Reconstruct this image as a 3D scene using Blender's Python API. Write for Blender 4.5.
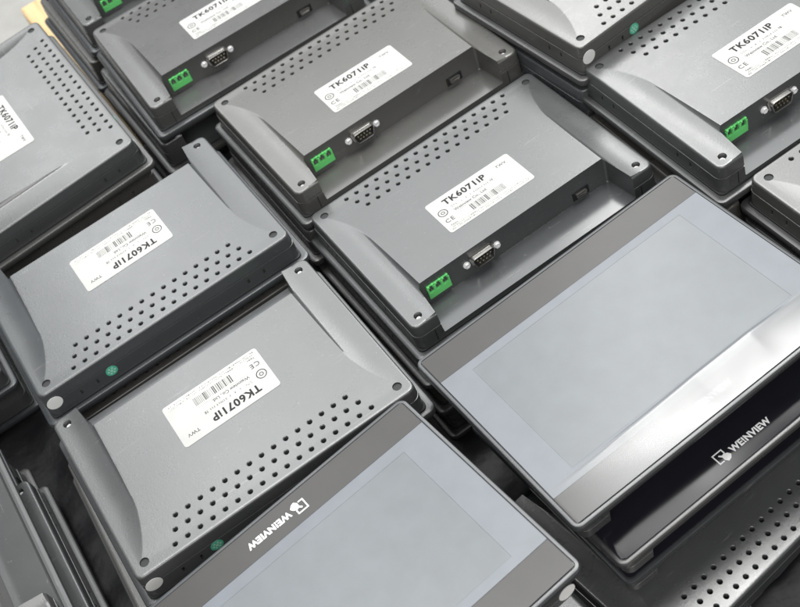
import bpy, bmesh, math, random
from mathutils import Matrix, Vector
PI = math.pi
S = 0.001                                   # all modelling below is written in millimetres
sc = bpy.context.scene
for o in list(bpy.data.objects):
    bpy.data.objects.remove(o, do_unlink=True)
col = sc.collection

# ------------------------------------------------------------------ camera
cam_d = bpy.data.cameras.new('camera')
cam_d.sensor_width = 36.0
cam_d.lens = 1206.59 / 800.0 * 36.0
cam_d.clip_start = 0.02
cam_d.clip_end = 50
cam = bpy.data.objects.new('camera', cam_d)
col.objects.link(cam)
_r = Matrix(((0.9219, -0.2914, -0.2553), (0.38742, 0.69343, 0.60751), (0.0, -0.65897, 0.75217)))  # rows: right, up, back
cam.matrix_world = Matrix.Translation((0, 0, 0.553)) @ _r.transposed().to_4x4()
cam_d.dof.use_dof = True
cam_d.dof.focus_distance = 0.70
cam_d.dof.aperture_fstop = 16
sc.camera = cam

# ------------------------------------------------------------------ light: an indoor hall, ceiling panels overhead, plus added accent lamps
w = bpy.data.worlds.new('World')
sc.world = w
w.use_nodes = True
w.node_tree.nodes['Background'].inputs[0].default_value = (0.90, 0.94, 1.0, 1)
w.node_tree.nodes['Background'].inputs[1].default_value = 0.22

def area(name, loc, target, sx, sy, power, colr=(1, 1, 1)):
    l = bpy.data.lights.new(name, 'AREA')
    l.shape = 'RECTANGLE'
    l.size, l.size_y, l.energy, l.color = sx, sy, power, colr
    o = bpy.data.objects.new(name, l)
    col.objects.link(o)
    o.location = loc
    o.rotation_euler = (Vector(target) - Vector(loc)).to_track_quat('-Z', 'Y').to_euler()
    return o
area('overhead_light', (0.38, 2.45, 2.45), (0.1, 0.6, 0), 3.0, 2.3, 66, (0.98, 1.0, 1.0))
area('roof_strip', (-0.60, 2.25, 2.40), (-0.1, 0.6, 0), 0.28, 2.2, 8, (0.98, 1.0, 1.0))
area('roof_strip', (0.70, 2.25, 2.40), (0.1, 0.6, 0), 0.28, 2.2, 20, (1.0, 1.0, 0.98))
area('overhead_light', (0.25, 0.85, 2.6), (0.2, 0.6, 0), 1.9, 0.6, 44, (1.0, 1.0, 0.98))  # extra lamp, added to brighten the low vented panel, rail bands and film glare
area('overhead_light', (1.1, 1.3, 2.5), (0.2, 0.4, 0), 0.8, 0.8, 28, (1.0, 1.0, 0.98))  # made-up lamp, placed where the low bottom right panel mirrors it
area('front_light', (-0.2, -1.3, 1.9), (0, 0.6, 0), 2.6, 1.5, 50, (1.0, 0.99, 0.97))
area('highlight_tube', (0.1, 1.15, 2.4), (0.1, 1.15, 0), 3.2, 0.10, 20, (1.0, 0.99, 0.97))  # unseen tube added for bright streaks on the loose film and rounded edges
sc.view_settings.view_transform = 'Standard'
sc.view_settings.look = 'None'
sc.view_settings.exposure = 0.0
sc.view_settings.gamma = 1.0
sc.cycles.caustics_reflective = False
sc.cycles.caustics_refractive = False
sc.cycles.sample_clamp_indirect = 3.0

# ------------------------------------------------------------------ materials
def nodes(name):
    m = bpy.data.materials.new(name)
    m.use_nodes = True
    nt = m.node_tree
    return m, nt, nt.nodes['Principled BSDF']

def N(nt, typ, **kw):
    n = nt.nodes.new(typ)
    for k, v in kw.items():
        if k in n.inputs.keys():
            n.inputs[k].default_value = v
        else:
            setattr(n, k, v)
    return n

def ramp(nt, src, stops):
    r = nt.nodes.new('ShaderNodeValToRGB')
    e = r.color_ramp.elements
    e[0].position, e[0].color = stops[0][0], (*stops[0][1], 1)
    e[1].position, e[1].color = stops[-1][0], (*stops[-1][1], 1)
    for p, c in stops[1:-1]:
        x = e.new(p)
        x.color = (*c, 1)
    nt.links.new(src, r.inputs[0])
    return r.outputs[0]

def plastic(name, base, rough, grain=0.06, smudge=0.10, spec=0.5, vary=0.12):
    """moulded plastic: fine spark-eroded grain, dusty smudges that change gloss, small tone change per moulding"""
    m, nt, b = nodes(name)
    tc = N(nt, 'ShaderNodeTexCoord')
    oi = N(nt, 'ShaderNodeObjectInfo')
    n1 = N(nt, 'ShaderNodeTexNoise', Scale=22.0, Detail=5.0, Roughness=0.6)
    mp = N(nt, 'ShaderNodeVectorMath', operation='ADD')
    nt.links.new(tc.outputs['Object'], mp.inputs[0])
    cb = N(nt, 'ShaderNodeCombineXYZ')
    nt.links.new(oi.outputs['Random'], cb.inputs[0])
    nt.links.new(oi.outputs['Random'], cb.inputs[1])
    nt.links.new(cb.outputs[0], mp.inputs[1])
    nt.links.new(mp.outputs[0], n1.inputs['Vector'])
    c = ramp(nt, n1.outputs['Fac'], [(0.3, tuple(x * 0.92 for x in base)), (0.7, tuple(min(1, x * 1.10) for x in base))])
    mr = N(nt, 'ShaderNodeMapRange')
    mr.inputs['To Min'].default_value = 1 - vary
    mr.inputs['To Max'].default_value = 1 + vary
    nt.links.new(oi.outputs['Random'], mr.inputs['Value'])
    mx = N(nt, 'ShaderNodeVectorMath', operation='SCALE')
    nt.links.new(c, mx.inputs[0])
    nt.links.new(mr.outputs[0], mx.inputs['Scale'])
    # some mouldings are a little warmer, some cooler
    tint = ramp(nt, oi.outputs['Random'], [(0.0, (0.95, 0.98, 1.01)), (0.4, (1.0, 0.99, 0.96)), (1.0, (1.07, 1.0, 0.90))])
    tm = N(nt, 'ShaderNodeVectorMath', operation='MULTIPLY')
    nt.links.new(mx.outputs[0], tm.inputs[0])
    nt.links.new(tint, tm.inputs[1])
    # handling scuffs and settled dust
    sm = N(nt, 'ShaderNodeMapping')
    sm.inputs['Rotation'].default_value = (0, 0, 0.6)
    sm.inputs['Scale'].default_value = (30, 420, 60)
    nt.links.new(mp.outputs[0], sm.inputs[0])
    sn = N(nt, 'ShaderNodeTexNoise', Scale=1.0, Detail=3.0, Roughness=0.6)
    nt.links.new(sm.outputs[0], sn.inputs['Vector'])
    dn = N(nt, 'ShaderNodeTexNoise', Scale=420.0, Detail=2.0)
    nt.links.new(mp.outputs[0], dn.inputs['Vector'])
    s1 = ramp(nt, sn.outputs['Fac'], [(0.68, (0, 0, 0)), (0.74, (1, 1, 1))])
    s2 = ramp(nt, dn.outputs['Fac'], [(0.70, (0, 0, 0)), (0.76, (1, 1, 1))])
    ad = N(nt, 'ShaderNodeMath', operation='MAXIMUM')
    nt.links.new(s1, ad.inputs[0])
    nt.links.new(s2, ad.inputs[1])
    sc_ = N(nt, 'ShaderNodeMath', operation='MULTIPLY')
    sc_.inputs[1].default_value = 0.30
    nt.links.new(ad.outputs[0], sc_.inputs[0])
    dm = N(nt, 'ShaderNodeMixRGB')
    dm.inputs[2].default_value = (0.22, 0.22, 0.21, 1)
    nt.links.new(sc_.outputs[0], dm.inputs[0])
    nt.links.new(tm.outputs[0], dm.inputs[1])
    nt.links.new(dm.outputs[0], b.inputs['Base Color'])
    n2 = N(nt, 'ShaderNodeTexNoise', Scale=35.0, Detail=6.0, Roughness=0.65)
    nt.links.new(mp.outputs[0], n2.inputs['Vector'])
    mr2 = N(nt, 'ShaderNodeMapRange')
    mr2.inputs['From Min'].default_value = 0.3
    mr2.inputs['From Max'].default_value = 0.7
    mr2.inputs['To Min'].default_value = rough - smudge * 0.5
    mr2.inputs['To Max'].default_value = rough + smudge * 0.6
    nt.links.new(n2.outputs['Fac'], mr2.inputs['Value'])
    nt.links.new(mr2.outputs[0], b.inputs['Roughness'])
    b.inputs['Specular IOR Level'].default_value = spec
    if grain:
        n3 = N(nt, 'ShaderNodeTexNoise', Scale=900.0, Detail=3.0)
        nt.links.new(tc.outputs['Object'], n3.inputs['Vector'])
        bp = N(nt, 'ShaderNodeBump')
        bp.inputs['Strength'].default_value = grain
        bp.inputs['Distance'].default_value = 0.0004
        nt.links.new(n3.outputs['Fac'], bp.inputs['Height'])
        nt.links.new(bp.outputs[0], b.inputs['Normal'])
    return m

def plain(name, base, rough, metal=0.0, spec=0.5, bump=0.0, bscale=800.0):
    m, nt, b = nodes(name)
    tc = N(nt, 'ShaderNodeTexCoord')
    n1 = N(nt, 'ShaderNodeTexNoise', Scale=60.0, Detail=4.0)
    nt.links.new(tc.outputs['Object'], n1.inputs['Vector'])
    c = ramp(nt, n1.outputs['Fac'], [(0.3, tuple(x * 0.93 for x in base)), (0.7, tuple(min(1, x * 1.05) for x in base))])
    nt.links.new(c, b.inputs['Base Color'])
    b.inputs['Roughness'].default_value = rough
    b.inputs['Metallic'].default_value = metal
    b.inputs['Specular IOR Level'].default_value = spec
    if bump:
        n3 = N(nt, 'ShaderNodeTexNoise', Scale=bscale, Detail=3.0)
        nt.links.new(tc.outputs['Object'], n3.inputs['Vector'])
        bp = N(nt, 'ShaderNodeBump')
        bp.inputs['Strength'].default_value = bump
        bp.inputs['Distance'].default_value = 0.001
        nt.links.new(n3.outputs['Fac'], bp.inputs['Height'])
        nt.links.new(bp.outputs[0], b.inputs['Normal'])
    return m

M = {}
M['shell'] = plastic('moulded_grey_plastic', (0.066, 0.068, 0.069), 0.28, grain=0.11, smudge=0.05, spec=1.0)
M['floor'] = plastic('smooth_grey_plastic', (0.066, 0.069, 0.072), 0.17, grain=0.0, smudge=0.05, spec=0.75)
M['bezel'] = plastic('bezel_grey_plastic', (0.050, 0.053, 0.057), 0.30, grain=0.03, spec=0.6)
M['glass'] = plain('black_front_glass', (0.012, 0.012, 0.016), 0.14, spec=0.18)
M['film'] = plain('matt_protective_film', (0.116, 0.129, 0.147), 0.36, spec=0.5, bump=0.01, bscale=30)
M['haze'] = plain('hazy_film_over_black', (0.036, 0.034, 0.032), 0.30, spec=0.36, bump=0.03, bscale=30)
M['screen'] = plain('filmed_dead_screen', (0.106, 0.117, 0.127), 0.28, spec=0.5, bump=0.005, bscale=18)
M['paper'] = plain('white_label_paper', (0.47, 0.47, 0.455), 0.7, spec=0.08)
M['white'] = plain('white_sticker_paper', (0.82, 0.82, 0.80), 0.6, spec=0.2)
M['ink'] = plain('black_print', (0.02, 0.02, 0.02), 0.6, spec=0.2)
M['faint'] = plain('grey_print', (0.22, 0.22, 0.21), 0.6, spec=0.2)
M['mid'] = plain('dark_grey_print', (0.08, 0.08, 0.08), 0.6, spec=0.2)
M['logo'] = plain('white_print', (0.90, 0.90, 0.90), 0.5, spec=0.2)
M['green'] = plain('green_terminal_plastic', (0.16, 0.70, 0.20), 0.35)
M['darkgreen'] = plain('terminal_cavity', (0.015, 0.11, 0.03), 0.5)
M['metal'] = plain('nickel_plate', (0.46, 0.45, 0.43), 0.34, metal=1.0)
M['gold'] = plain('pin_metal', (0.85, 0.78, 0.58), 0.25, metal=1.0)
M['black'] = plain('black_plastic', (0.012, 0.012, 0.013), 0.45)
M['rubber'] = plain('dark_rubber', (0.018, 0.019, 0.020), 0.7)
M['steel'] = plain('screw_steel', (0.25, 0.25, 0.25), 0.35, metal=1.0)
M['qc'] = plain('green_sticker_paper', (0.10, 0.52, 0.34), 0.5)
M['qc2'] = plain('pale_green_print', (0.45, 0.75, 0.62), 0.5)
M['mark'] = plain('moulded_mark_print', (0.20, 0.20, 0.20), 0.6)

# ------------------------------------------------------------------ mesh helpers (mm in, metres out)
def link(name, me, mat, parent=None, loc=(0, 0, 0), rot=(0, 0, 0)):
    o = bpy.data.objects.new(name, me)
    col.objects.link(o)
    if mat is not None and not me.materials:
        me.materials.append(mat)
    o.location = Vector(loc) * S
    o.rotation_euler = rot
    if parent is not None:
        o.parent = parent
    return o

def mesh(bm, smooth=None, scale=True):
    if scale:
        bmesh.ops.scale(bm, vec=(S, S, S), verts=bm.verts)
    bmesh.ops.recalc_face_normals(bm, faces=bm.faces)
    me = bpy.data.meshes.new('part')
    bm.to_mesh(me)
    bm.free()
    if smooth is not None:
        for p in me.polygons:
            p.use_smooth = True
        me.set_sharp_from_angle(angle=math.radians(smooth))
    return me

def rrect(hx, hy0, hy1, r, seg=6):
    """rounded rectangle: points and outward normals, counter-clockwise"""
    pts = []
    for cx, cy, a0 in ((hx - r, hy1 - r, 0), (-hx + r, hy1 - r, 90), (-hx + r, hy0 + r, 180), (hx - r, hy0 + r, 270)):
        for k in range(seg + 1):
            a = math.radians(a0 + 90 * k / seg)
            pts.append((cx + r * math.cos(a), cy + r * math.sin(a), math.cos(a), math.sin(a)))
    return pts

def loft(bm, rings, cap0=True, cap1=True):
    vs = [[bm.verts.new(p) for p in ring] for ring in rings]
    n = len(vs[0])
    for a, b in zip(vs, vs[1:]):
        for i in range(n):
            bm.faces.new((a[i], a[(i + 1) % n], b[(i + 1) % n], b[i]))
    if cap0:
        bm.faces.new(vs[0][::-1])
    if cap1:
        bm.faces.new(vs[-1])
    return vs

def slab(hx, hy0, hy1, r, prof, seg=6):
    """rounded slab, prof = [(offset outward, z)...]"""
    bm = bmesh.new()
    base = rrect(hx, hy0, hy1, r, seg)
    loft(bm, [[(x + nx * d, y + ny * d, z) for x, y, nx, ny in base] for d, z in prof])
    return bm

def box(bm, x0, x1, y0, y1, z0, z1):
    v = [bm.verts.new(p) for p in ((x0, y0, z0), (x1, y0, z0), (x1, y1, z0), (x0, y1, z0), (x0, y0, z1), (x1, y0, z1), (x1, y1, z1), (x0, y1, z1))]
    for f in ((3, 2, 1, 0), (4, 5, 6, 7), (0, 1, 5, 4), (1, 2, 6, 5), (2, 3, 7, 6), (3, 0, 4, 7)):
        bm.faces.new([v[i] for i in f])

def cyl(bm, p, axis, r, h0, h1, n=16, r2=None):
    """cylinder along axis 'z' or 'y' from h0 to h1 at (a,b)"""
    r2 = r if r2 is None else r2
    rings = []
    for h, rr in ((h0, r), (h1, r2)):
        ring = []
        for k in range(n):
            a = 2 * PI * k / n
            u, v = rr * math.cos(a), rr * math.sin(a)
            ring.append((p[0] + u, p[1] + v, h) if axis == 'z' else (p[0] + u, h, p[1] + v))
        rings.append(ring)
    loft(bm, rings)

def cut(me, cutters):
    """boolean difference of mesh and a list of cutter meshes (metres), via modifier + depsgraph"""
    o = bpy.data.objects.new('tmp', me)
    col.objects.link(o)
    tmp = [o]
    for c in cutters:
        k = bpy.data.objects.new('tmp', c)
        col.objects.link(k)
        tmp.append(k)
        md = o.modifiers.new('b', 'BOOLEAN')
        md.operation = 'DIFFERENCE'
        md.solver = 'EXACT'
        md.material_mode = 'TRANSFER'
        md.object = k
    dg = bpy.context.evaluated_depsgraph_get()
    res = bpy.data.meshes.new_from_object(o.evaluated_get(dg))
    for k in tmp:
        bpy.data.objects.remove(k, do_unlink=True)
    return res

def text(body, size, bold=0.0, align='LEFT', shear=0.0, sx=1.0, spacing=1.0, ext=0.04):
    """lettering as a thin mesh, x right, y up, mm"""
    cu = bpy.data.curves.new('t', 'FONT')
    cu.body = body
    cu.size = size
    cu.offset = bold
    cu.extrude = ext
    cu.align_x = align
    cu.shear = shear
    cu.space_character = spacing
    cu.resolution_u = 3
    o = bpy.data.objects.new('tmp', cu)
    col.objects.link(o)
    dg = bpy.context.evaluated_depsgraph_get()
    me = bpy.data.meshes.new_from_object(o.evaluated_get(dg))
    bpy.data.objects.remove(o, do_unlink=True)
    me.transform(Matrix.Diagonal((S * sx, S, S, 1)))
    return me

def add_mesh(bm, me, loc=(0, 0, 0), rotz=0.0):
    """append a metre mesh to a bmesh kept in mm"""
    me.transform(Matrix.Translation(Vector(loc)) @ Matrix.Rotation(rotz, 4, 'Z') @ Matrix.Scale(1 / S, 4))
    bm.from_mesh(me)

# ------------------------------------------------------------------ the panel's shape
D0 = 28.0            # rails' height above the front face
BZ = 6.0             # bezel thickness
PH = 4.5             # how far the centre panel rises at the connectors
YS, YC = 60.0, -42.5 # panel slope from the vent edge to the connector wall
HX, HY0, HY1 = 93.2, -66.0, 67.3

def scoop(u, y):
    if u <= 4:
        return 0.0
    e = 1.6 * ((u - 4.0) / 15.0) ** 1.5
    if u > 18:
        e += 5.0 * ((u - 18.0) / 4.2) ** 2
    if u < 19:                                    # shallow trough along the rail
        d = min(1.0, max(0.0, (YS - y) / 40.0))
        e -= 0.22 * d * d * (3 - 2 * d) * math.sin(PI * (u - 4.0) / 15.0) ** 1.4
    return e

def ztop(x, y):
    p = PH * (YS - y) / (YS - YC)
    if p <= 0:
        return D0
    return D0 + min(p, scoop(HX - abs(x), y))

def shell_mesh():
    bm = bmesh.new()
    r = 4.0
    NB = 22
    # columns: rail, scoop (the last one lies on the crest), flank of the panel, panel
    half = [('e', t) for t in (0.0, 0.8, 1.7, 2.8, 4.0)] + [('b', (k + 1) / NB) for k in range(NB)] + [('p', t) for t in (0.03, 0.12, 0.35, 0.7, 1.0)]
    cols = [(-1, c) for c in half] + [(0, ('m', t)) for t in (-45, -25, 0, 25, 45)] + [(1, c) for c in half[::-1]]

    def crest(y):
        p = PH * (YS - y) / (YS - YC)
        u = 26.0
        while u > 4.0 and scoop(u, y) > p:
            u -= 0.02
        return max(4.6, min(22.5, u))

    def colx(c, y):
        sgn, (kind, t) = c
        if kind == 'm':
            return float(t)
        uc = crest(y)
        u = t if kind == 'e' else (4 + (uc - 4) * t if kind == 'b' else uc + (34 - uc) * t)
        return sgn * (HX - max(0.0, u))
    ys = [HY0, HY0 + 1.5, HY0 + 2.8, HY0 + 4]
    y = HY0 + 6
    while y < HY1 - 4.5:
        ys.append(y)
        y += 1.15
    ys += [HY1 - 4, HY1 - 2.8, HY1 - 1.5, HY1]
    nx, ny = len(cols), len(ys)

    def roundc(x, y):
        cx = max(-HX + r, min(HX - r, x))
        cy = max(HY0 + r, min(HY1 - r, y))
        dx, dy = x - cx, y - cy
        if dx and dy:
            # map the corner square onto the quarter disc
            m = max(abs(dx), abs(dy))
            l = math.hypot(dx, dy)
            return cx + dx / l * m, cy + dy / l * m
        return x, y
    grid = [[None] * ny for _ in range(nx)]
    for i, c in enumerate(cols):
        for j, yv in enumerate(ys):
            q = roundc(colx(c, yv), yv)
            grid[i][j] = bm.verts.new((*q, ztop(*q)))
    for i in range(nx - 1):
        for j in range(ny - 1):
            bm.faces.new((grid[i][j], grid[i + 1][j], grid[i + 1][j + 1], grid[i][j + 1]))
    loop = [grid[i][0] for i in range(nx)] + [grid[nx - 1][j] for j in range(1, ny)] + \
           [grid[i][ny - 1] for i in range(nx - 2, -1, -1)] + [grid[0][j] for j in range(ny - 2, 0, -1)]

    def normal(v):
        x, y = v.co.x, v.co.y
        cx = max(-HX + r, min(HX - r, x))
        cy = max(HY0 + r, min(HY1 - r, y))
        d = Vector((x - cx, y - cy))
        return d.normalized() if d.length > 1e-6 else Vector((0, 0))
    nr = [normal(v) for v in loop]
    prof = [(0.45, -0.12), (0.85, -0.45), (1.15, -1.0), (1.35, -1.9), (1.7, -8.3), (1.75, -8.6), (1.3, -8.8), (1.3, -9.35), (1.95, -9.5), (2.3, -22.5)]
    prev = loop
    n = len(loop)
    for d, z in prof:
        ring = [bm.verts.new((v.co.x + q.x * d, v.co.y + q.y * d, D0 + z)) for v, q in zip(loop, nr)]
        for i in range(n):
            bm.faces.new((prev[i], prev[(i + 1) % n], ring[(i + 1) % n], ring[i]))
        prev = ring
    bm.faces.new(prev[::-1])
    me = mesh(bm)

    # connector recess, open to the bottom edge, floor sloping away from the wall
    bm = bmesh.new()
    def ring(z, g, zo=None):
        zo = z if zo is None else zo
        pts = []
        xi, xo, rr = 74.6 - g, 78.2 - g, 2.2
        yt = YC - g * 0.5
        for s in (-1, 1):
            arc = []
            for k in range(6):
                a = math.radians(90 * k / 5)
                arc.append((s * (xi - rr + rr * math.sin(a)), yt - rr + rr * math.cos(a), z))
            if s == -1:
                arc = arc[::-1]
                pts += [(-xo, HY0 - 12, zo)] + arc
            else:
                pts += arc + [(xo, HY0 - 12, zo)]
        return pts
    loft(bm, [ring(D0 - 17.0, 1.2, D0 - 17.6), ring(D0 - 16.3, 0.7, D0 - 16.9), ring(D0 + 12, 0.0)])
    c1 = mesh(bm)
    c1.materials.append(M['shell'])
    c1.materials.append(M['floor'])
    for p in c1.polygons:
        if p.normal.z < -0.8 or p.normal.z > 0.8:
            p.material_index = 1
    me.materials.append(M['shell'])
    me.materials.append(M['floor'])
    # vents, screw wells
    bm = bmesh.new()
    for row, cnt in ((0, 17), (1, 16), (2, 15)):
        for j in range(cnt):
            vx, vy = (j - (cnt - 1) / 2) * 8.34, 61.94 - 8.04 * row
            zt = ztop(vx, vy)
            loft(bm, [[(vx + r * math.cos(2 * PI * k / 16), vy + r * math.sin(2 * PI * k / 16), z) for k in range(16)]
                      for r, z in ((1.40, zt - 7), (1.40, zt - 0.40), (1.62, zt - 0.14), (2.1, zt + 0.2))])
    for sx in (-1, 1):
        cyl(bm, (sx * 86, 60.2), 'z', 2.9, D0 - 1.6, D0 + 8, 24)
        cyl(bm, (sx * 86, -59.6), 'z', 2.75, D0 - 4.5, D0 + 8, 24)
    c2 = mesh(bm)
    # moulded slots on the side walls
    bm = bmesh.new()
    for sx in (59, 71, -56, -68):
        box(bm, sx - 0.8, sx + 0.8, HY1 - 1.0, HY1 + 8, D0 - 16.5, D0 - 12.5)
    for sx in (-1, 1):
        for yy in (-40, -28, 36, 48):
            xa, xb = sorted((sx * (HX - 1.0), sx * (HX + 8)))
            box(bm, xa, xb, yy - 0.8, yy + 0.8, D0 - 16.5, D0 - 12.5)
        xa, xb = sorted((sx * 81.4, sx * 82.2))
        box(bm, xa, xb, HY0 - 8, HY0 - 1.0, D0 - 25, D0 - 10.5)
    c3 = mesh(bm)
    out = cut(me, [c1, c2, c3])
    for p in out.polygons:
        p.use_smooth = True
    out.set_sharp_from_angle(angle=math.radians(26))
    return out

def bezel_mesh():
    bm = slab(99.0, -72.05, 72.05, 4.0, [(-1.6, 0.45), (-1.2, 0.0), (-0.4, 0.0), (0.5, 0.25), (1.0, 1.0), (1.2, 2.2), (1.2, 4.6), (0.7, 5.4), (-0.3, 5.75), (-2.0, 5.9)], 8)
    return mesh(bm, 35)

def gasket_mesh():
    bm = slab(95.9, -68.6, 69.9, 4.0, [(0, 5.7), (0, 7.0), (-0.5, 7.3)], 6)
    return mesh(bm, 40)

def front_logo_mesh():
    """pointing hand on a screen outline + lettering; drawn x right, y up, centred like on the front band"""
    bm = bmesh.new()
    # screen outline
    def quad(pts, z0=0.0, z1=0.06):
        a = [bm.verts.new((x, y, z0)) for x, y in pts]
        b = [bm.verts.new((x, y, z1)) for x, y in pts]
        n = len(pts)
        bm.faces.new(a[::-1])
        bm.faces.new(b)
        for i in range(n):
            bm.faces.new((a[i], a[(i + 1) % n], b[(i + 1) % n], b[i]))
    t = 0.75
    quad([(0, 0), (t, 0), (t, 7), (0, 7)])
    quad([(t, 7 - t), (7, 7 - t), (7, 7), (t, 7)])
    quad([(7 - t, 3.9), (7, 3.9), (7, 7 - t), (7 - t, 7 - t)])
    quad([(t, 0), (3.3, 0), (3.3, t), (t, t)])
    # the hand
    quad([(2.6, 4.4), (3.2, 4.9), (4.6, 3.6), (6.0, 4.0), (8.0, 3.0), (9.0, 1.2), (7.4, -0.6), (5.4, -1.2), (3.9, 0.5), (4.0, 2.6)], 0.0, 0.07)
    add_mesh(bm, text('WE!NVIEW', 5.5, 0.22, spacing=1.06, ext=0.03, sx=0.98), (10.3, 1.0, 0.03))
    bmesh.ops.scale(bm, vec=(S, S, S), verts=bm.verts)
    me = bpy.data.meshes.new('part')
    bm.to_mesh(me)
    bm.free()
    return me

# label print, label-local mm: 67.2 x 34.4, origin at its centre
def label_print():
    rnd = random.Random(4)
    ink, mid, faint = bmesh.new(), bmesh.new(), bmesh.new()
    add_mesh(ink, text('TK6071iP', 7.6, 0.26, spacing=1.12, ext=0.02), (-22.5, 7.6, 0.02))
    add_mesh(mid, text('CE', 5.0, 0.06, spacing=1.25, ext=0.02), (-30.8, -7.6, 0.02))
    def ringm(bm, cx, cy, r0, r1, n=28):
        a = [bm.verts.new((cx + r0 * math.cos(2 * PI * k / n), cy + r0 * math.sin(2 * PI * k / n), 0.03)) for k in range(n)]
        b = [bm.verts.new((cx + r1 * math.cos(2 * PI * k / n), cy + r1 * math.sin(2 * PI * k / n), 0.03)) for k in range(n)]
        for k in range(n):
            bm.faces.new((a[k], b[k], b[(k + 1) % n], a[(k + 1) % n]))
    ringm(ink, -27.6, 2.6, 2.9, 3.5)
    ringm(mid, -27.6, 2.6, 0.9, 1.5)
    def bar(bm, x0, x1, y0, y1):
        bm.faces.new([bm.verts.new((x, y, 0.03)) for x, y in ((x0, y0), (x1, y0), (x1, y1), (x0, y1))])
    add_mesh(faint, text('S/N :', 3.0, 0.0, ext=0.02), (-20.5, 2.6, 0.02))
    add_mesh(mid, text('Weinview Co., Ltd.', 3.3, 0.05, ext=0.02), (-20.5, -1.8, 0.02))
    add_mesh(mid, text('TWV', 3.4, 0.06, spacing=1.15, ext=0.02), (20.5, 9.6, 0.02))
    # unreadable small print: rows of short strokes
    def row(bm, x0, x1, y, h, dens=0.75):
        x = x0
        while x < x1:
            l = rnd.uniform(0.5, 1.3)
            if rnd.random() < dens:
                bar(bm, x, x + l * 0.55, y, y + h * rnd.uniform(0.6, 1))
                bar(bm, x, x + l, y + h * rnd.choice((0, 0.45, 0.8)), y + h * rnd.choice((0.2, 0.6, 1.0)) + 0.2) if rnd.random() < .6 else None
            x += l + 0.35
    row(faint, -12.5, 14, 2.6, 1.9)
    row(faint, -31, -24.5, -11.6, 1.2)
    row(faint, -31, 30, -13.6, 0.8, 0.9)
    row(faint, -31, 30, -15.4, 0.8, 0.9)
    bar(faint, -21, 14, -2.9, -2.75)
    bar(faint, -31, 31, -12.3, -12.2)
    x = -11.5
    while x < 15:                                       # barcode
        wd = rnd.choice((0.25, 0.25, 0.5, 0.75))
        bar(faint if rnd.random() < .35 else mid, x, x + wd, -10.6, -4.4)
        x += wd + rnd.choice((0.3, 0.3, 0.55, 0.8))
    out = []
    for bm in (ink, mid, faint):
        bmesh.ops.scale(bm, vec=(S, S, S), verts=bm.verts)
        me = bpy.data.meshes.new('part')
        bm.to_mesh(me)
        bm.free()
        out.append(me)
    return out

SHELL, BEZEL, GASKET, LOGO = shell_mesh(), bezel_mesh(), gasket_mesh(), front_logo_mesh()
PRINT_INK, PRINT_MID, PRINT_FAINT = label_print()
PRINT_INK.materials.clear(); PRINT_INK.materials.append(M['ink'])
PRINT_MID.materials.clear(); PRINT_MID.materials.append(M['mid'])
PRINT_FAINT.materials.clear(); PRINT_FAINT.materials.append(M['faint'])
LOGO.materials.clear(); LOGO.materials.append(M['logo'])

def empty(name, loc=(0, 0, 0)):
    o = bpy.data.objects.new(name, None)
    col.objects.link(o)
    o.empty_display_size = 0.02
    o.location = loc
    return o

SLOPE = math.atan2(PH, YS - YC)
def on_panel(y):
    return D0 + PH * (YS - y) / (YS - YC)

# --- connectors, built with the wall at y = 0 facing -y, z up from the recess floor
def terminal_parts(root):
    y = YC - 0.55
    bm = bmesh.new()
    x0, z0, z1 = -69.6, D0 - 12.6, D0 - 1.4
    box(bm, x0, x0 + 16.8, y - 1.3, y + 2, z0, z0 + 5.0)            # sill below the openings
    for k in range(4):                                              # webs between them
        cx = x0 + (0.0, 4.6, 10.1, 15.6)[k]
        box(bm, cx, cx + (1.2, 1.8, 1.8, 1.2)[k] - 0.02, y - 1.25, y + 2, z0 + 5.0, z0 + 9.3)
    for k in range(3):                                              # keyed arches above them
        cx = x0 + 2.9 + 5.5 * k
        box(bm, cx - 2.3, cx - 1.0, y - 1.2, y + 2, z0 + 9.3, z1 - 0.6)
        box(bm, cx + 1.0, cx + 2.3, y - 1.2, y + 2, z0 + 9.3, z1)
    box(bm, x0, x0 + 16.8, y + 0.8, y + 1.9, z0 + 5.0, z1)
    box(bm, x0 + 0.3, x0 + 16.5, y - 0.6, y + 0.79, z1 - 1.1, z1 - 0.3)
    t = link('terminal_block', mesh(bm), M['green'], root)
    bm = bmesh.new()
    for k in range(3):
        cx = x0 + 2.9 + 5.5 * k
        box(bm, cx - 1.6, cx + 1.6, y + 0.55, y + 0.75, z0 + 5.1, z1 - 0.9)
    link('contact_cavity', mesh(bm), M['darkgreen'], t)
    for k in range(3):
        bm = bmesh.new()
        cx = x0 + 2.9 + 5.5 * k
        box(bm, cx - 0.4, cx + 0.4, y - 0.8, y + 0.54, z0 + 6.2, z0 + 7.2)
        link('contact_pin', mesh(bm), M['metal'], t)

def dsub_outline(hw, hh, r, taper):
    pts = []
    for k, (cx, cz, a0) in enumerate(((hw - r, hh - r, 0), (-hw + r, hh - r, 90), (-hw + r + taper, -hh + r, 180), (hw - r - taper, -hh + r, 270))):
        for q in range(5):
            a = math.radians(a0 + 22.5 * q)
            pts.append((cx + r * math.cos(a), cz + r * math.sin(a)))
    return pts

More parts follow.
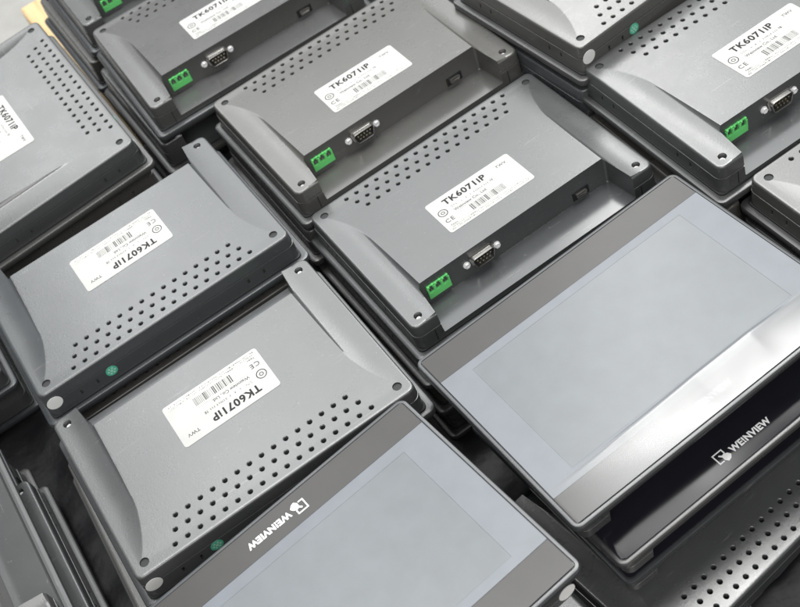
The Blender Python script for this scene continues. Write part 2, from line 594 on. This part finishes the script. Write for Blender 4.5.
def serial_parts(root):
    y = YC - 0.4
    cx, cz = -27.0, D0 - 6.2
    bm = bmesh.new()                                     # flange plate and D shell, open at the front
    o1, o2 = dsub_outline(8.4, 4.5, 2.1, 1.2), dsub_outline(7.85, 4.0, 1.7, 1.2)
    o0 = dsub_outline(9.3, 5.4, 2.4, 1.2)
    loft(bm, [[(cx + a, y + 0.5, cz + b) for a, b in o0], [(cx + a, y - 0.6, cz + b) for a, b in o0], [(cx + a, y - 1.1, cz + b) for a, b in o1], [(cx + a, y - 3.9, cz + b) for a, b in o1],
              [(cx + a, y - 4.1, cz + b) for a, b in [(p * 0.975, q * 0.96) for p, q in o1]], [(cx + a, y - 3.9, cz + b) for a, b in o2], [(cx + a, y - 0.4, cz + b) for a, b in o2]])
    port = link('serial_port', mesh(bm, 40), M['metal'], root)
    bm = bmesh.new()
    loft(bm, [[(cx + a * .99, y - 0.42, cz + b * .99) for a, b in o2], [(cx + a * .99, y - 1.6, cz + b * .99) for a, b in o2]])
    link('port_insert', mesh(bm), M['black'], port)
    pins = [(cx + (k - 2) * 2.55, cz + 1.45) for k in range(5)] + [(cx + (k - 1.5) * 2.55, cz - 1.45) for k in range(4)]
    for px, pz in pins:
        bm = bmesh.new()
        cyl(bm, (px, pz), 'y', 0.62, y - 3.5, y - 1.55, 8)
        link('pin', mesh(bm, 40), M['gold'], port)
    for s in (-1, 1):
        bm = bmesh.new()
        loft(bm, [[(cx + s * 11.9 + 2.5 * math.cos(a), y + 0.5, cz + 2.5 * math.sin(a)) for a in [2 * PI * k / 20 for k in range(20)]],
                  [(cx + s * 11.9 + 2.5 * math.cos(a), y - 0.5, cz + 2.5 * math.sin(a)) for a in [2 * PI * k / 20 for k in range(20)]]])
        cyl(bm, (cx + s * 11.9, cz), 'y', 2.1, y - 1.9, y - 0.49, 6)
        h = bmesh.new()
        cyl(h, (cx + s * 11.9, cz), 'y', 1.15, y - 8, y - 1.2, 14)
        j = link('jack_screw', cut(mesh(bm, 30), [mesh(h)]), M['metal'], port)

def usb_parts(root):
    y = YC - 0.7
    cx, cz = 52.0, D0 - 11.2
    bm = bmesh.new()
    box(bm, cx - 6.4, cx + 6.4, y - 0.25, y + 2, cz - 3.4, cz + 3.2)
    sl = link('usb_port', mesh(bm), M['black'], root)
    bm = bmesh.new()
    for a, b, r in ((4.3, 1.9, 0.9),):
        o1, o2 = dsub_outline(a, b, r, 0.5), dsub_outline(a - .55, b - .55, r - .4, 0.4)
        loft(bm, [[(cx + p, y - 0.2, cz + q) for p, q in o1], [(cx + p, y - 1.5, cz + q) for p, q in o1], [(cx + p, y - 1.5, cz + q) for p, q in o2], [(cx + p, y - 0.3, cz + q) for p, q in o2]])
    link('port_shell', mesh(bm, 40), M['metal'], sl)
    bm = bmesh.new()
    box(bm, cx - 3.0, cx + 3.0, y - 1.3, y - 0.2, cz - 0.1, cz + 0.55)
    link('port_tongue', mesh(bm), M['metal'], sl)

def screws(root):
    for sx in (-1, 1):
        bm = bmesh.new()
        cyl(bm, (sx * 86, 60.2), 'z', 2.8, D0 - 2.0, D0 - 1.0, 24)
        link('screw_plug', mesh(bm, 40), M['rubber'], root)
        bm = bmesh.new()
        cyl(bm, (sx * 86, -59.6), 'z', 2.1, D0 - 4.8, D0 - 2.8, 20, 1.6)
        h = bmesh.new()
        box(h, sx * 86 - 1.3, sx * 86 + 1.3, -59.6 - 0.28, -59.6 + 0.28, D0 - 3.6, D0)
        h2 = bmesh.new()
        box(h2, sx * 86 - 0.28, sx * 86 + 0.28, -59.6 - 1.3, -59.6 + 1.3, D0 - 3.6, D0)
        link('screw', cut(mesh(bm, 30), [mesh(h), mesh(h2)]), M['steel'], root)

def stickers(root):
    y = HY1 + 1.95
    bm = bmesh.new()
    cyl(bm, (88.4, D0 - 9.6), 'y', 5.2, y + 0.15, y + 0.28, 36)
    link('white_sticker', mesh(bm, 30), M['white'], root)
    bm = bmesh.new()
    cyl(bm, (48.5, D0 - 13.6), 'y', 4.0, y, y + 0.25, 32)
    g = link('green_sticker', mesh(bm, 30), M['qc'], root)
    bm = bmesh.new()
    for a in range(6):
        c = (48.5 + 2.2 * math.cos(a * PI / 3), D0 - 13.6 + 2.2 * math.sin(a * PI / 3))
        cyl(bm, c, 'y', 0.75, y + 0.24, y + 0.30, 8)
    cyl(bm, (48.5, D0 - 13.6), 'y', 0.9, y + 0.24, y + 0.30, 8)
    link('sticker_print', mesh(bm), M['qc2'], g)

def label(root):
    cy = (11.66 - 22.72) / 2
    lz = on_panel(cy)
    bm = slab(33.2, -16.8, 16.8, 1.6, [(0.4, 0.02), (0.4, 0.14), (0.3, 0.20)], 4)
    l = link('type_label', mesh(bm, 40), M['paper'], root, (-0.2, cy, lz), (-SLOPE, 0, 0))
    link('model_lettering', PRINT_INK, None, l, (0, 0, 0.21))
    link('small_print', PRINT_MID, None, l, (0, 0, 0.21))
    link('fine_print', PRINT_FAINT, None, l, (0, 0, 0.21))
    # small marks by the sockets, printed on the panel
    bm = bmesh.new()
    for mx in (38, 50, 62):
        for q in range(3):
            bmesh.ops.create_circle(bm, cap_ends=True, segments=3, radius=0.9 - 0.2 * q, matrix=Matrix.Translation((mx + q * 1.4, 0, 0)) @ Matrix.Rotation(q * 1.1, 4, 'Z'))
    my = YC + 3.6
    link('socket_marks', mesh(bm), M['mark'], root, (0, my, on_panel(my) + 0.05), (-SLOPE, 0, 0))

def back_up_parts(root, full=True):
    link('housing', SHELL, M['shell'], root)
    link('bezel', BEZEL, M['bezel'], root)
    link('gasket', GASKET, M['rubber'], root)
    if full:
        terminal_parts(root)
        serial_parts(root)
        usb_parts(root)
        screws(root)
        stickers(root)
        label(root)

FILM_Y0, FILM_Y1 = -51.0, 50.0
def front_parts(root, filmed=True, place=(0, 0, 0), rot=(0, 0, 0)):
    """front of the panel in back coordinates (mirrored x): glass plate, film, screen, logo"""
    bm = slab(97.2, -70.25, 70.25, 3.0, [(0, 0.5), (0, -0.02), (-0.25, -0.12)], 6)
    gl = link('front_glass', mesh(bm, 40), M['glass'], root, place, rot)
    flip = (0, PI, 0)
    link('logo', LOGO, None, gl, (21.7, -63.4, -0.165 if filmed else -0.13), flip)
    if filmed:
        bm = bmesh.new()
        hx, dx, dy0, dy1, z0, z1 = 97.0, 78.3, -43.6, 44.2, -0.14, -0.32
        # frame of film round the screen window
        for x0, x1, y0, y1 in ((-hx, hx, dy1, FILM_Y1), (-hx, hx, FILM_Y0, dy0), (-hx, -dx, dy0, dy1), (dx, hx, dy0, dy1)):
            box(bm, x0, x1, y0, y1, z1, z0)
        bmesh.ops.remove_doubles(bm, verts=bm.verts, dist=1e-4)
        link('protective_film', mesh(bm), M['film'], gl)
        for y0, y1 in ((FILM_Y1 + 0.3, 70.0), (-70.0, FILM_Y0 - 0.3)):
            bm = bmesh.new()
            box(bm, -hx, hx, y0, y1, -0.16, -0.125)
            link('clear_film', mesh(bm), M['haze'], gl)
        bm = bmesh.new()
        box(bm, -dx + 0.07, dx - 0.07, dy0 + 0.07, dy1 - 0.07, -0.27, -0.14)
        link('screen', mesh(bm), M['screen'], gl)

H_UP = D0 + PH
# ---- prototypes
def panel_back_up(full=True):
    r = empty('touch_panel')
    back_up_parts(r, full)
    return r

def panel_face_up(filmed=True):
    r = empty('touch_panel')
    fl, up = (0, PI, 0), (0, 0, H_UP)
    for nm, me, mt in (('housing', SHELL, M['shell']), ('bezel', BEZEL, M['bezel']), ('gasket', GASKET, M['rubber'])):
        link(nm, me, mt, r, up, fl)
    front_parts(r, filmed, up, fl)
    n0 = len(r.children)
    before = set(r.children)
    stickers(r)
    for c in r.children:
        if c not in before:
            c.location = Vector(up) * S
            c.rotation_euler = fl
    return r

def copy_tree(o, parent=None):
    c = o.copy()
    col.objects.link(c)
    c.parent = parent
    for ch in list(o.children):
        copy_tree(ch, c)
    return c

used = set()
def place(proto, x, y, ztop_, yaw, lab, group='grey touch panels stacked in rows', tx=0.0, ty=0.0, h=D0):
    """ztop_ = height of the rail plane (back up) or of the front face (face up), mm; tx, ty = tilts"""
    o = copy_tree(proto) if proto in used else proto
    used.add(proto)
    R = Matrix.Rotation(math.radians(yaw), 4, 'Z') @ Matrix.Rotation(ty, 4, 'X') @ Matrix.Rotation(-tx, 4, 'Y')
    p = Vector((x, y, ztop_)) - (R @ Vector((0, 0, h)))
    o.matrix_world = Matrix.Translation(p * S) @ R
    rnd = random.Random(int(x * 10))
    for c in o.children:
        if c.name.startswith('type_label'):
            c.rotation_euler.z = math.radians(rnd.uniform(-1.0, 1.0))
            c.location.x += rnd.uniform(-0.6, 0.6) * S
            c.location.z += 0.03 * S
    o['label'] = lab
    o['category'] = 'touch panel'
    o['group'] = group
    return o

# ------------------------------------------------------------------ floor and pallet
PAL = -131.0
def structure(o):
    o['kind'] = 'structure'
    return o
m, nt, b = nodes('bare_concrete')
tc = N(nt, 'ShaderNodeTexCoord')
n1 = N(nt, 'ShaderNodeTexNoise', Scale=3.0, Detail=9.0, Roughness=0.7)
nt.links.new(tc.outputs['Object'], n1.inputs['Vector'])
nt.links.new(ramp(nt, n1.outputs['Fac'], [(0.3, (0.24, 0.235, 0.22)), (0.5, (0.33, 0.325, 0.31)), (0.7, (0.40, 0.39, 0.37))]), b.inputs['Base Color'])
b.inputs['Roughness'].default_value = 0.55
bm = bmesh.new()
box(bm, -3000, 3000, -1500, 5000, PAL - 170, PAL - 140)
structure(link('floor', mesh(bm), m))

m, nt, b = nodes('pale_pine')
tc = N(nt, 'ShaderNodeTexCoord')
mp = N(nt, 'ShaderNodeMapping')
mp.inputs['Scale'].default_value = (40, 3, 20)
nt.links.new(tc.outputs['Object'], mp.inputs[0])
n1 = N(nt, 'ShaderNodeTexNoise', Scale=3.0, Detail=7.0, Roughness=0.65, Distortion=0.6)
nt.links.new(mp.outputs[0], n1.inputs['Vector'])
nt.links.new(ramp(nt, n1.outputs['Fac'], [(0.3, (0.40, 0.26, 0.12)), (0.55, (0.58, 0.42, 0.22)), (0.75, (0.66, 0.50, 0.29))]), b.inputs['Base Color'])
b.inputs['Roughness'].default_value = 0.65
WOOD = m

def pallet(x0, x1, y0, y1, lab):
    pal = empty('wooden_pallet', Vector((40, 620, PAL - 140)) * S)
    pal.rotation_euler = (0, 0, math.radians(15.2))
    pal['label'] = lab
    pal['category'] = 'pallet'
    pal['group'] = 'wooden pallets'
    def board(name, x0, x1, y0, y1, z0, z1):
        bm = bmesh.new()
        box(bm, x0, x1, y0, y1, z0, z1)
        bmesh.ops.bevel(bm, geom=bm.edges, offset=1.5, segments=2, affect='EDGES')
        link(name, mesh(bm, 40), WOOD, pal)
    n = round((x1 - x0) / 104)
    st = (x1 - x0) / n
    for k in range(n):
        board('deck_board', x0 + st * k, x0 + st * (k + 1) - 10, y0, y1, 122, 140)
    for t in (0, 0.5, 1):
        yy = y0 + t * (y1 - y0 - 100)
        board('stringer', x0, x1 - 12, yy, yy + 100, 18, 121.5)
        board('bottom_board', x0, x1 - 12, yy, yy + 100, 0, 17.5)
pallet(-133, 572, -560, 640, 'pale wooden pallet whose board end shows at the top left corner')
pallet(-650, -143, -560, 335, 'wooden pallet under the left stacks, covered with black plastic sheet')

# crumpled black plastic sheet laid over the pallet under the stacks
bm = bmesh.new()
from mathutils import noise
nx, ny = 150, 190
vs = {}
for i in range(nx):
    for j in range(ny):
        a, c = -560 + 1090 * i / (nx - 1), -520 + 1050 * j / (ny - 1)
        if a < -122 and c > 300:
            continue
        x, y = 40 + a * 0.965 - c * 0.2622, 620 + a * 0.2622 + c * 0.965
        q = Vector((x, y, 3.0))
        h = 7.0 * noise.turbulence(q / 60.0, 4, True) + 5 * noise.noise(q / 25.0)
        vs[i, j] = bm.verts.new((x, y, PAL + 1.0 + max(0.0, h) * 0.5))
for i in range(nx - 1):
    for j in range(ny - 1):
        k4 = [(i, j), (i + 1, j), (i + 1, j + 1), (i, j + 1)]
        if all(k in vs for k in k4):
            bm.faces.new([vs[k] for k in k4])
M['sheet'] = plain('black_polythene', (0.004, 0.004, 0.005), 0.45, spec=0.15, bump=0.9, bscale=70)
sh = link('plastic_sheet', mesh(bm, 180), M['sheet'])
sh['label'] = 'crumpled black plastic sheet spread on the pallet in the gaps between the stacks'
sh['category'] = 'plastic sheet'

# ------------------------------------------------------------------ the panels
UP = panel_back_up(True)          # lies on its front, back showing
FU = panel_face_up(True)          # lies on its back, filmed screen showing
FD = panel_face_up(False)         # the same without film
LOW = panel_back_up(False)        # buried ones: only shell and bezel can be seen

place(UP, 74.5, 560.3, -12.5, 15.23, 'grey touch panel, back up, in the very centre, next to the large filmed screen', tx=0.004, ty=-0.014)
place(UP, 36.7, 698.2, 1.7, 15.49, 'grey touch panel, back up, its recess along the vent rows of the central panel')
place(UP, -40.7, 843.5, 4.7, 13.69, 'darker grey touch panel, back up, second from the far end of the middle row')
place(UP, -79.6, 990.4, 2.0, 14.0, 'grey touch panel at far end of middle row, a corner with green terminal showing')
place(UP, 280.9, 560.4, 13.3, 14.26, 'grey touch panel, back up, at upper right edge, long rail and cut off label showing')
place(UP, 331.0, 427.3, 0.0, 14.86, 'grey touch panel behind the filmed screen at right edge, one round screw plug corner showing')
place(UP, -157.9, 611.9, 7.3, 195.2, 'grey touch panel lying upside down at left, its white sticker beside another panel end')
place(UP, -119.0, 463.1, 0.0, 195.25, 'grey touch panel with upside down label just behind the lower screen with white logo', tx=0.003, ty=-0.018)
place(UP, 239.5, 696.5, 30.0, 198.9, 'pale grey touch panel at the top edge, with white and green stickers facing the front')
place(UP, -224.1, 785.7, 19.8, -74.23, 'bluish grey touch panel turned crossways at top left, beside the wooden pallet end', tx=-0.071, ty=0.043)
place(FU, 111.3, 393.7, 4.9, 17.35, 'large touch panel lying face up at right, its film peeling with a bright glare', h=H_UP, tx=-0.0024, ty=0.0034)
place(FU, -86.6, 303.1, 15.3, 200.91, 'touch panel lying face up at the bottom edge, white logo upside down on grey band', h=H_UP)
big = [o for o in col.objects if o.get('label', '').startswith('large touch panel lying')][0]
def peel():
    from mathutils import noise
    bm = bmesh.new()
    nx, ny = 150, 60
    vs = []
    for i in range(nx):
        for j in range(ny):
            u, v = i / (nx - 1), j / (ny - 1)
            x = -96 + 192 * u
            p = 3.2 - 2.1 * min(1.0, max(0.0, (u - 0.0) / 0.52))
            ridge = 4.7 / p * min(1.0, max(0.0, (u - 0.0) / 0.26)) * min(1.0, max(0.0, (0.92 - u) / 0.22 + 0.1))
            wob = 1 + 0.12 * noise.noise(Vector((x / 30.0, 2.0, 0.3)))
            if v < 0.12:                                   # the free edge, curled up off the glass
                t = v / 0.12
                y = -48.0 + 2.4 * (1 - t)
                z = ridge * wob * (0.72 + 0.28 * math.sin(t * PI / 2))
            else:                                          # near flank, down to the rim
                t = (v - 0.12) / 0.88
                y = -48.0 - 22.2 * t
                z = ridge * wob * (1 - t) ** p
            z += 0.05 * noise.noise(Vector((x / 20.0, y / 9.0, 1.7)))
            vs.append(bm.verts.new((x, y, H_UP + 0.40 + max(0.0, z))))
    for i in range(nx - 1):
        for j in range(ny - 1):
            bm.faces.new((vs[i * ny + j], vs[(i + 1) * ny + j], vs[(i + 1) * ny + j + 1], vs[i * ny + j + 1]))
    m, nt, b = nodes('loose_clear_film')
    b.inputs['Base Color'].default_value = (0.10, 0.105, 0.11, 1)
    b.inputs['IOR'].default_value = 1.7
    b.inputs['Specular IOR Level'].default_value = 1.0
    n1 = N(nt, 'ShaderNodeTexNoise', Scale=45.0, Detail=5.0)
    tc = N(nt, 'ShaderNodeTexCoord')
    nt.links.new(tc.outputs['Object'], n1.inputs['Vector'])
    mr = N(nt, 'ShaderNodeMapRange')
    mr.inputs['To Min'].default_value = 0.27
    mr.inputs['To Max'].default_value = 0.36
    nt.links.new(n1.outputs['Fac'], mr.inputs['Value'])
    nt.links.new(mr.outputs[0], b.inputs['Roughness'])
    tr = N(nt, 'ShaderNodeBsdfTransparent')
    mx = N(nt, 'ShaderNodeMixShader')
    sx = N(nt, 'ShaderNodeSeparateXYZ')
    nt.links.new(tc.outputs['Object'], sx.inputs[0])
    cl = N(nt, 'ShaderNodeMapRange', interpolation_type='SMOOTHSTEP')      # sheen painted in: opacity raised along x to shape the glare
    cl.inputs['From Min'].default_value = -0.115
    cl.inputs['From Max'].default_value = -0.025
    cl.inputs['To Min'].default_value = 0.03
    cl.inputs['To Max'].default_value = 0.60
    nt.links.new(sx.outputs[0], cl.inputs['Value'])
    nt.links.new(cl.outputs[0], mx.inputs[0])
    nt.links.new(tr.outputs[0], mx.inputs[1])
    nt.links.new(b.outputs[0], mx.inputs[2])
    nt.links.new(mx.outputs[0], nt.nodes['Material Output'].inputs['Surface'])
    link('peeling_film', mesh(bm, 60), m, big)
peel()
veiled = LOGO.copy()                             # print greyed here to imitate glare and film washing it out
veiled.materials.clear()
veiled.materials.append(plain('washed_out_print', (0.45, 0.45, 0.45), 0.5, spec=0.2))
for g in big.children:
    for c in g.children:
        if c.name.startswith('logo'):
            c.data = veiled
place(FD, 126.2, 383.0, -30.0, 17.7, 'touch panel with shiny black glass and white logo under the large filmed screen', h=H_UP)
place(FD, 127.8, 389.0, -64.5, 17.87, 'touch panel lowest of three under the large filmed screen, only its bezel edge showing', h=H_UP)
place(UP, 119.6, 353.0, -102.0, 203.0, 'grey touch panel, low at the bottom right, three rows of vent holes showing', tx=0.049, ty=-0.079)
place(LOW, -347.4, 473.5, -40.0, 105.2, 'touch panel cut off at the lower left corner, a rounded housing end on pale edge')
place(UP, -362.0, 459.0, -90.0, 195.0, 'dark touch panel deep in the gap at lower left, a screw on its rail end')
place(UP, -403.2, 685.3, -70.0, 195.0, 'dark touch panel corner low at the left edge beside the panel with white sticker')

# second layer under the stacks
def under(x, y, zt, yaw, lab, group='touch panels one layer down in the stacks'):
    place(LOW, x, y, zt, yaw, lab, group)
G3 = 'touch panels buried low in the stacks'
L3 = 'dark grey touch panel buried low in one of the stacks, nearly all of it hidden'
stacks = [  # x, y, rail height of the top one, yaw, shift of layer below, label of the second one, how many below
    (74.5, 560.3, -12.5, 15.2, (-3, 3, 0.3), 'touch panel directly under the central grey panel', 3),
    (36.7, 698.2, 1.7, 15.5, (-4, -3, -0.6), 'touch panel directly under the second panel of the middle row', 3),
    (-40.7, 843.5, 4.7, 13.7, (-9, 2, 1.5), 'touch panel under the darker one near the far end of the middle row', 3),
    (-79.6, 990.4, 2.0, 14.0, (-12, 0, 1.0), 'touch panel under the one at the far end of the middle row', 3),
    (280.9, 560.4, 13.3, 14.3, (-4, -2, -0.6), 'touch panel directly under the labelled panel at the right edge', 3),
    (331.0, 427.3, 0.0, 14.9, (-5, 2, 0.8), 'touch panel under the one with round screw plug at the right edge', 3),
    (-157.9, 611.9, 7.3, 195.2, (2, -1, 0.4), 'touch panel directly under the left one with upside down label', 3),
    (-119.0, 463.1, 0.0, 195.3, (-10, -5, -1.6), 'touch panel under the lower left labelled one, its bezel sticking out to the left', 3),
    (239.5, 696.5, 30.0, 198.9, (-4, -4, -0.5), 'touch panel directly under the pale one with stickers at the top edge', 4),
    (-226.0, 790.0, 16.0, -74.3, (1, 2, 0.3), 'touch panel directly under the bluish crossways one at top left', 4),
    (-347.4, 473.5, -40.0, 105.2, (-5, 2, 0.5), 'touch panel directly under the cut off one at the lower left corner', 2),
    (-403.2, 685.3, -70.0, 195.0, (2, 2, 0.5), 'touch panel directly under the dark corner at the left edge', 1),
]
for x, y, zt, yaw, (jx, jy, jr), lab, n in stacks:
    pitch = (zt - D0 - PAL) / n
    for k in range(n):
        f = 1.0 if k == 0 else random.Random(k * 7 + int(x)).uniform(-1.0, 1.3)
        under(x + jx * f, y + jy * f, zt - pitch * (k + 1), yaw + jr * f, lab if k == 0 else L3, 'touch panels one layer down in the stacks' if k == 0 else G3)
# under the two face-up stacks
under(-78.0, 300.0, -53.0, 199.5, 'touch panel directly under the lower screen with upside down white logo')
under(-84.0, 304.0, -90.0, 201.0, L3, G3)
